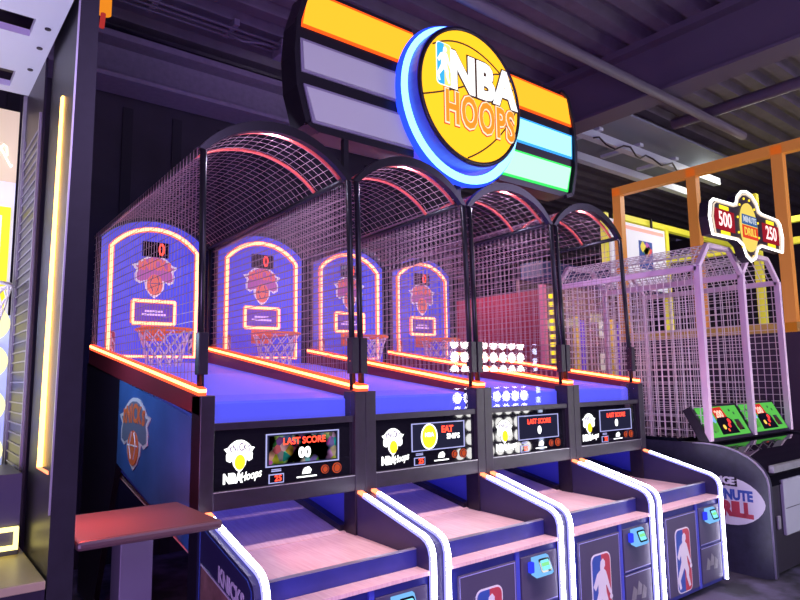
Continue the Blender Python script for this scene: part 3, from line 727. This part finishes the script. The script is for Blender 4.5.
# ------------------------------------------------------------------ orange framed enclosure behind
en = thing('framed_enclosure', (6.5, .8, 0), 'tall orange framed enclosure with dark netting behind the football machine', 'enclosure')
def en_part(mb, n, m, parent=None):
    o = mb.build(n, m, parent or en); o.data.transform(Matrix.Translation((-6.5, -.8, 0))); return o
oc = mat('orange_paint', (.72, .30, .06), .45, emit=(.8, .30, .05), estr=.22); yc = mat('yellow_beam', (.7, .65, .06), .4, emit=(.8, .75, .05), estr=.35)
EX = 6.5
for y in (1.77, .72, -.27, -1.3):
    mb = MB(); mb.box(EX, EX+.1, y-.06, y+.06, 1.99, 4.1); en_part(mb, 'frame_post', oc)
mb = MB(); mb.box(EX, EX+.1, -1.36, 1.83, 4.0, 4.12); en_part(mb, 'frame_top', oc)
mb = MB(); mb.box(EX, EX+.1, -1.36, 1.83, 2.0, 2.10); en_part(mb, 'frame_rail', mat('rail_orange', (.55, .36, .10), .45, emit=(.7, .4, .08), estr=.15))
mb = MB(); mb.box(EX, EX+.1, -1.36, 1.83, 0, 1.995); en_part(mb, 'lower_panel', mat('panel_dark', (.05, .03, .07), .5))
for (p, q) in (((7.3, 2.3, 3.95), (11.5, 2.3, 3.95)), ((7.0, 2.3, 3.2), (7.0, 2.3, 3.95)), ((8.7, 2.3, .0), (8.7, 2.3, 3.95)), ((8.7, -1.5, 3.4), (8.7, 2.3, 3.4)), ((8.0, .6, 0), (8.0, .6, 4.0)), ((9.6, -2.5, 3.9), (9.6, 2.3, 3.9)), ((6.9, -.5, 3.75), (9.8, -.5, 3.75))):
    mb = MB(); mb.bar(p, q, .09, .09); en_part(mb, 'inner_beam', yc)
pb = thing('poster_board', (7.75, 2.2, 2.85), 'white poster with pink heading line and colourful square picture inside the orange enclosure', 'poster')
PB = face_front((0, 0, 0))
MB().box(-.76, .76, 0, .03, 0, 1.0).build('board', mat('poster_white', (.7, .7, .78), .5, emit=(.7, .72, .85), estr=.35), pb)
MB().box(-.70, .72, -.003, 0, .90, .955).build('heading_line', mat('heading_pink', (.9, .35, .3), .5, emit=(1, .4, .35), estr=.4), pb)
mb = MB(); PB.poly(mb, [(-.02, .32), (.36, .32), (.36, .76), (-.02, .76)], .001, .004); pic = mb.build('picture', 'print_blue', pb)
rnd = random.Random(5)
for c_ in ((.9, .5, .05), (.8, .1, .1), (.5, .1, .5), (.9, .8, .1), (.1, .5, .3)):
    mb = MB(); u, v = rnd.uniform(.06, .28), rnd.uniform(.4, .68); a_ = rnd.uniform(0, 3)
    PB.poly(mb, [(u+rnd.uniform(.05, .11)*math.cos(a_+k*PI/4), v+rnd.uniform(.05, .1)*math.sin(a_+k*PI/4)) for k in range(8)], .004+c_[0]*.002, .008+c_[1]*.002); mb.build('colour_patch', mat('patch', c_, .5), pic)
mb = MB(); mb.bar((-.4, .015, 1.0), (-.4, .015, 1.15), .03, .03); mb.bar((.4, .015, 1.0), (.4, .015, 1.15), .03, .03); mb.build('hanger', 'black', pb)

# ------------------------------------------------------------------ maroon booth and bulb-lit stalls far behind
mr = thing('maroon_stall', (6.0, 2.7, 0), 'maroon walled stall far back, seen through the right cages', 'stall')
def mr_part(mb, n, m, parent=None):
    o = mb.build(n, m, parent or mr); o.data.transform(Matrix.Translation((-6.0, -2.7, 0))); return o
mb = MB(); mb.box(6.0, 6.1, 2.75, 5.0, 0, 2.78); mr_part(mb, 'side_wall', mat('maroon', (.36, .03, .07), .5, noise=.1, nscale=2))
mb = MB(); mb.box(5.98, 6.06, 2.68, 2.75, 0, 2.84); mr_part(mb, 'corner_post', mat('pink_trim', (.6, .16, .3), .4, emit=(1, .25, .45), estr=.25))
for z in range(11):
    mb = MB(); mb.box(6.12, 6.18, 2.62, 2.70, 1.5+z*.115, 1.56+z*.115); mr_part(mb, 'bulb', 'lit_yellow')
mb = MB(); mb.box(6.13, 9.6, 2.8, 3.2, 2.98, 3.22); mr_part(mb, 'header', mat('header_blue', (.012, .014, .08), .5, emit=(.05, .07, .6), estr=.05))
mb = MB(); mb.box(6.2, 9.6, 3.3, 3.36, 0, 3.0); mr_part(mb, 'back_wall', mat('stall_brown', (.18, .09, .10), .6, noise=.5, nscale=4))
for x in (6.6, 7.02, 7.97, 8.5):
    mb = MB(); mb.box(x, x+.07, 2.9, 2.97, 0, 2.45); o = mr_part(mb, 'stall_post', mat('post_yellow', (.6, .42, .08), .5, emit=(.9, .55, .08), estr=.3))
for x in (7.12, 8.2): 
    mb = MB(); mb.box(x, x+.12, 2.9, 2.96, 0, 2.4); mr_part(mb, 'purple_post', mat('post_purple', (.12, .05, .4), .5, emit=(.2, .08, .8), estr=.4))
for x, z, s in ((7.45, 2.12, '1'), (7.45, 1.62, '5'), (6.3, 2.2, '3'), (7.4, 2.45, '2')):
    pass
for x, z, s in ((7.69, 2.27, '12'), (7.69, 1.76, '15')):
    mb = MB(); mb.box(x-.09, x+.09, 2.86, 2.9, z-.13, z+.13); sgn = mr_part(mb, 'number_sign', glow('sign_cream', (1, .9, .75), .9))
    o = txt('number', s, .15, sgn, 'black', face_front((x, 2.859, z)), 0, 0, 0); o.data.transform(Matrix.Translation((-6.0, -2.7, 0)))
for x, z in ((6.4, 2.3), (7.5, 2.45), (6.9, 2.35)):
    mb = MB(); mb.box(x-.14, x+.14, 2.86, 2.9, z-.06, z+.06); mr_part(mb, 'lit_caption', glow('caption_cream', (1, .8, .5), .5))

# ------------------------------------------------------------------ light board on the other side of the aisle (mirrored in the shields)
lb = thing('disc_light_board', (6.35, -4.05, 0), 'board of white round lights across the aisle, mirrored in the clear shields of the machines', 'light board')
MB().box(-1.0, 1.1, -.12, 0, .25, 2.25).build('board', 'black', lb)
MB().box(-1.0, -.8, -.4, .3, 0, .25).build('foot', 'black', lb); MB().box(.9, 1.1, -.4, .3, 0, .25).build('foot', 'black', lb)
g = glow('disc_white', (1, .98, .95), 17.0)
first = None
for i in range(8):
    for j in range(9):
        if first is None:
            first = MB().cyl((0, .002, 0), (0, .02, 0), .082, 24).build('disc_light', g, lb); o = first
        else:
            o = first.copy(); COL.objects.link(o)
        o.location = (-.86+.214*i, 0, .42+.205*j)
g2 = glow('square_blue', (.6, .7, 1), 14.0); f2 = None
for j in range(12):
    if f2 is None: f2 = MB().box(-.04, .04, .002, .02, -.05, .05).build('square_light', g2, lb); o = f2
    else: o = f2.copy(); COL.objects.link(o)
    o.location = (1.0, 0, .36+.16*j)

# ------------------------------------------------------------------ the room
CZ = 4.85
carpet = bpy.data.materials.new('dark_carpet'); carpet.use_nodes = True
nt = carpet.node_tree; b = nt.nodes['Principled BSDF']; b.inputs['Roughness'].default_value = .9
tc = nt.nodes.new('ShaderNodeTexCoord'); n1 = nt.nodes.new('ShaderNodeTexNoise'); n1.inputs['Scale'].default_value = 3.2; n1.inputs['Detail'].default_value = 8
r = nt.nodes.new('ShaderNodeValToRGB'); r.color_ramp.elements[0].position = .42; r.color_ramp.elements[1].position = .62
r.color_ramp.elements[0].color = (.02, .02, .03, 1); r.color_ramp.elements[1].color = (.10, .09, .16, 1)
nt.links.new(tc.outputs['Object'], n1.inputs['Vector']); nt.links.new(n1.outputs['Fac'], r.inputs['Fac']); nt.links.new(r.outputs['Color'], b.inputs['Base Color'])
struct(MB().box(-5, 14, -8, 8, -.1, 0).build('floor', carpet))
# corrugated deck ceiling, ribs running along x
mb = MB(); pr = []; y = -8.0
while y < 8.0:
    pr += [(y, CZ), (y+.13, CZ), (y+.17, CZ+.09), (y+.26, CZ+.09)]; y += .30
pts = pr+[(8.2, CZ), (8.2, CZ+.2), (-8, CZ+.2)]
mb.prism([(-5, a_, b_) for a_, b_ in pts], (19, 0, 0))
struct(mb.build('ceiling', mat('deck_paint', (.12, .10, .14), .45, noise=.15, nscale=6)))
wallm = mat('back_wall_dark', (.022, .016, .03), .7, noise=.35, nscale=2)
struct(MB().box(-5, 4.6, 3.0, 3.1, 0, CZ).build('wall_back', wallm))
struct(MB().box(4.6, 14, 8.0, 8.1, 0, CZ).build('wall_far', wallm))
struct(MB().box(4.55, 4.65, 3.1, 8, 0, CZ).build('wall_recess', wallm))
struct(MB().box(-5.1, -5, -8, 3.1, 0, CZ).build('wall_left', wallm))
struct(MB().box(14, 14.1, -8, 8.1, 0, CZ).build('wall_right', wallm))
struct(MB().box(-5, 14, -8.1, -8, 0, CZ).build('wall_front', wallm))
dk = mat('curtain_groove', (.012, .01, .018), .8)
mb = MB(); x = -1.0
while x < 4.5:
    mb.box(x, x+.09, 2.985, 3.0, 0, 4.1); x += .46
struct(mb.build('trim_1', dk))
bmx = mat('beam_paint', (.22, .19, .27), .5, noise=.1)
mb = MB(); mb.box(-5, 4.6, 2.62, 2.98, 4.20, 4.24); mb.box(-5, 4.6, 2.90, 2.95, 4.24, 4.62); mb.box(-5, 4.6, 2.72, 2.98, 4.62, 4.68)
struct(mb.build('trim_2', bmx))
mb = MB(); mb.box(4.45, 4.75, -8, 8, 4.26, 4.29); mb.box(4.57, 4.63, -8, 8, 4.29, 4.80); mb.box(4.45, 4.75, -8, 8, 4.78, CZ)
struct(mb.build('trim_3', mat('girder_paint', (.10, .085, .12), .5)))
pm = mat('pipe_paint', (.14, .12, .17), .45)
mb = MB(); mb.cyl((-5, -.06, 4.21), (6.2, -.06, 4.21), .045, 10); tag(mb.build('ceiling_pipe', pm), 'long painted pipe running under the ribbed ceiling above the round sign', 'pipe')
mb = MB(); mb.cyl((5.45, .35, 4.3), (5.45, -6, 4.3), .06, 12)
tag(mb.build('ceiling_duct', pm), 'short dark pipe ending in mid air at upper right, below the girder', 'pipe')
# light grey twin rails with clamps (projector track)
tr = thing('lighting_track', (6.2, 1.35, 4.42), 'pale grey twin rail track with clamps hanging from the ceiling beyond the sign', 'track')
gm = mat('track_grey', (.5, .56, .62), .4)
MB().box(-1.2, 2.4, -.05, .05, .0, .10).build('rail', gm, tr)
MB().box(-1.2, 2.4, .35, .45, -.10, .0).build('rail', gm, tr)
MB().box(-1.2, 2.4, -.4, .9, .22, .25).build('backing_plate', mat('plate_grey', (.22, .25, .3), .5), tr)
for x in (-.8, .1, 1.0, 1.9):
    MB().box(x, x+.08, -.1, .5, .10, .14).build('clamp', gm, tr)
    MB().bar((x+.04, .2, .14), (x+.04, .2, .9), .03, .03).build('hanger', 'steel', tr)
MB().tube([(-.9+.15*k, -.08+.03*math.sin(k), -.02+.05*math.sin(k*1.7)) for k in range(16)], .012, 6).build('cable', 'black', tr)
# conduit and box at upper left
cd = thing('ceiling_conduit', (.6, 2.3, 4.70), 'thin conduits with a small junction box under the ceiling at upper left', 'conduit')
for y in (-.08, 0, .08): MB().cyl((-1.2, y, .08), (1.4, y, .08), .014, 8).build('conduit_tube', pm, cd)
MB().box(1.0, 1.18, -.1, .1, .0, .14, .006).build('junction_box', bmx, cd)
MB().tube([(.5, 0, .06), (.62, -.05, .0), (.8, -.1, .02), (1.0, -.03, .06)], .014, 8).build('flex_cable', pm, cd)
for x in (-.2, .5): MB().box(x, x+.05, -.14, .14, .09, .15).build('strap', bmx, cd)

# ------------------------------------------------------------------ lights
def area(name, loc, target, size, energy, color, sy=None):
    l = bpy.data.lights.new(name, 'AREA'); l.size = size; l.energy = energy; l.color = color
    if sy: l.shape = 'RECTANGLE'; l.size_y = sy
    o = bpy.data.objects.new(name, l); COL.objects.link(o); o.location = loc
    o.rotation_euler = (V(target)-V(loc)).to_track_quat('-Z', 'Y').to_euler()
    return o
area('violet_fill', (1.0, -5.0, 4.6), (1.5, 0, 1.0), 2.5, 120, (.62, .45, 1))  # unseen area lights added for violet ambience, here and below
area('violet_fill', (6.5, -4.0, 4.6), (5.0, 1, 1.0), 2.5, 150, (.68, .55, 1))
area('stall_fill', (7.7, 2.55, 2.9), (7.6, 3.3, 1.4), .5, 14, (1, .8, .6))  # added area light to brighten the stall front
area('stall_side_fill', (4.95, 3.9, 3.6), (6.0, 3.7, 2.0), .6, 40, (1, .7, .8))  # added area light to brighten the maroon wall
area('enclosure_lamp', (8.6, .8, 4.5), (8.2, 1.0, 1.0), 1.5, 60, (1, .95, .85))
area('booth_tray_fill', (-1.3, -.2, 1.3), (-1.2, -.1, 3), .4, 16, (.75, .82, 1))  # upward light added only to brighten the ceiling tray
area('booth_lamp', (-1.5, -.1, 2.9), (-1.3, .2, 0), .5, 12, (1, .95, .85))
area('ceiling_violet_fill', (-2.5, -4.5, .5), (2.2, .3, 4.8), 2.0, 270, (.6, .34, .95))  # unseen light added to turn the ceiling purple
area('red_accent_lamp', (-.57, -.25, 1.35), (-.45, -.25, 1.0), .1, 9, (1, .1, .08))
area('side_panel_fill', (-.5, 1.0, 1.9), (0, .6, 1.2), .25, 5, (.5, .68, 1))  # added light behind the column, brightens the first machine's blue side
for k in range(4):
    l = bpy.data.lights.new('deck_fill_spot', 'SPOT'); l.energy = 380; l.color = (1, .74, .8); l.spot_size = math.radians(34); l.spot_blend = .5; l.shadow_soft_size = .12  # unseen spots added to brighten the decks, coned to miss the sign
    o = bpy.data.objects.new('deck_fill_spot', l); COL.objects.link(o); o.location = (k*W+W/2, -2.3, 4.4)
    o.rotation_euler = (V((k*W+W/2, -.42, .7))-V(o.location)).to_track_quat('-Z', 'Y').to_euler()
for k in range(4):
    area('cage_fill', (k*W+W/2, .088, 2.938), (k*W+W/2, 1.9, 1.8), .03, 9, (.75, .68, 1))  # added light hidden behind the front arch to whiten the net
    area('blue_deck_lamp', (k*W+W/2, 1.5, 1.3), (k*W+W/2, .3, .8), .5, 2.0, (.3, .3, 1), .2)
w = bpy.data.worlds.new('dim_air'); scene.world = w; w.use_nodes = True
w.node_tree.nodes['Background'].inputs[0].default_value = (.05, .04, .09, 1)

# ------------------------------------------------------------------ camera
cam = bpy.data.cameras.new('camera'); co = bpy.data.objects.new('camera', cam); COL.objects.link(co)
yaw, pit, rol, f = .6711, .1209, -.0132, 636.03
fw = V((math.sin(yaw)*math.cos(pit), math.cos(yaw)*math.cos(pit), math.sin(pit)))
rt = V((math.cos(yaw), -math.sin(yaw), 0)); up = rt.cross(fw)
r2 = rt*math.cos(rol)+up*math.sin(rol); u2 = -rt*math.sin(rol)+up*math.cos(rol)
R = Matrix((r2, u2, -fw)).transposed()
co.matrix_world = Matrix.Translation((-1.1444, -3.046, 1.56)) @ R.to_4x4()
cam.sensor_width = 36; cam.sensor_fit = 'HORIZONTAL'; cam.lens = f*36/800; cam.clip_start = .05
scene.camera = co
vs = scene.view_settings; vs.view_transform = 'Standard'; vs.look = 'None'; vs.gamma = 1; vs.exposure = 0; vs.use_curve_mapping = False
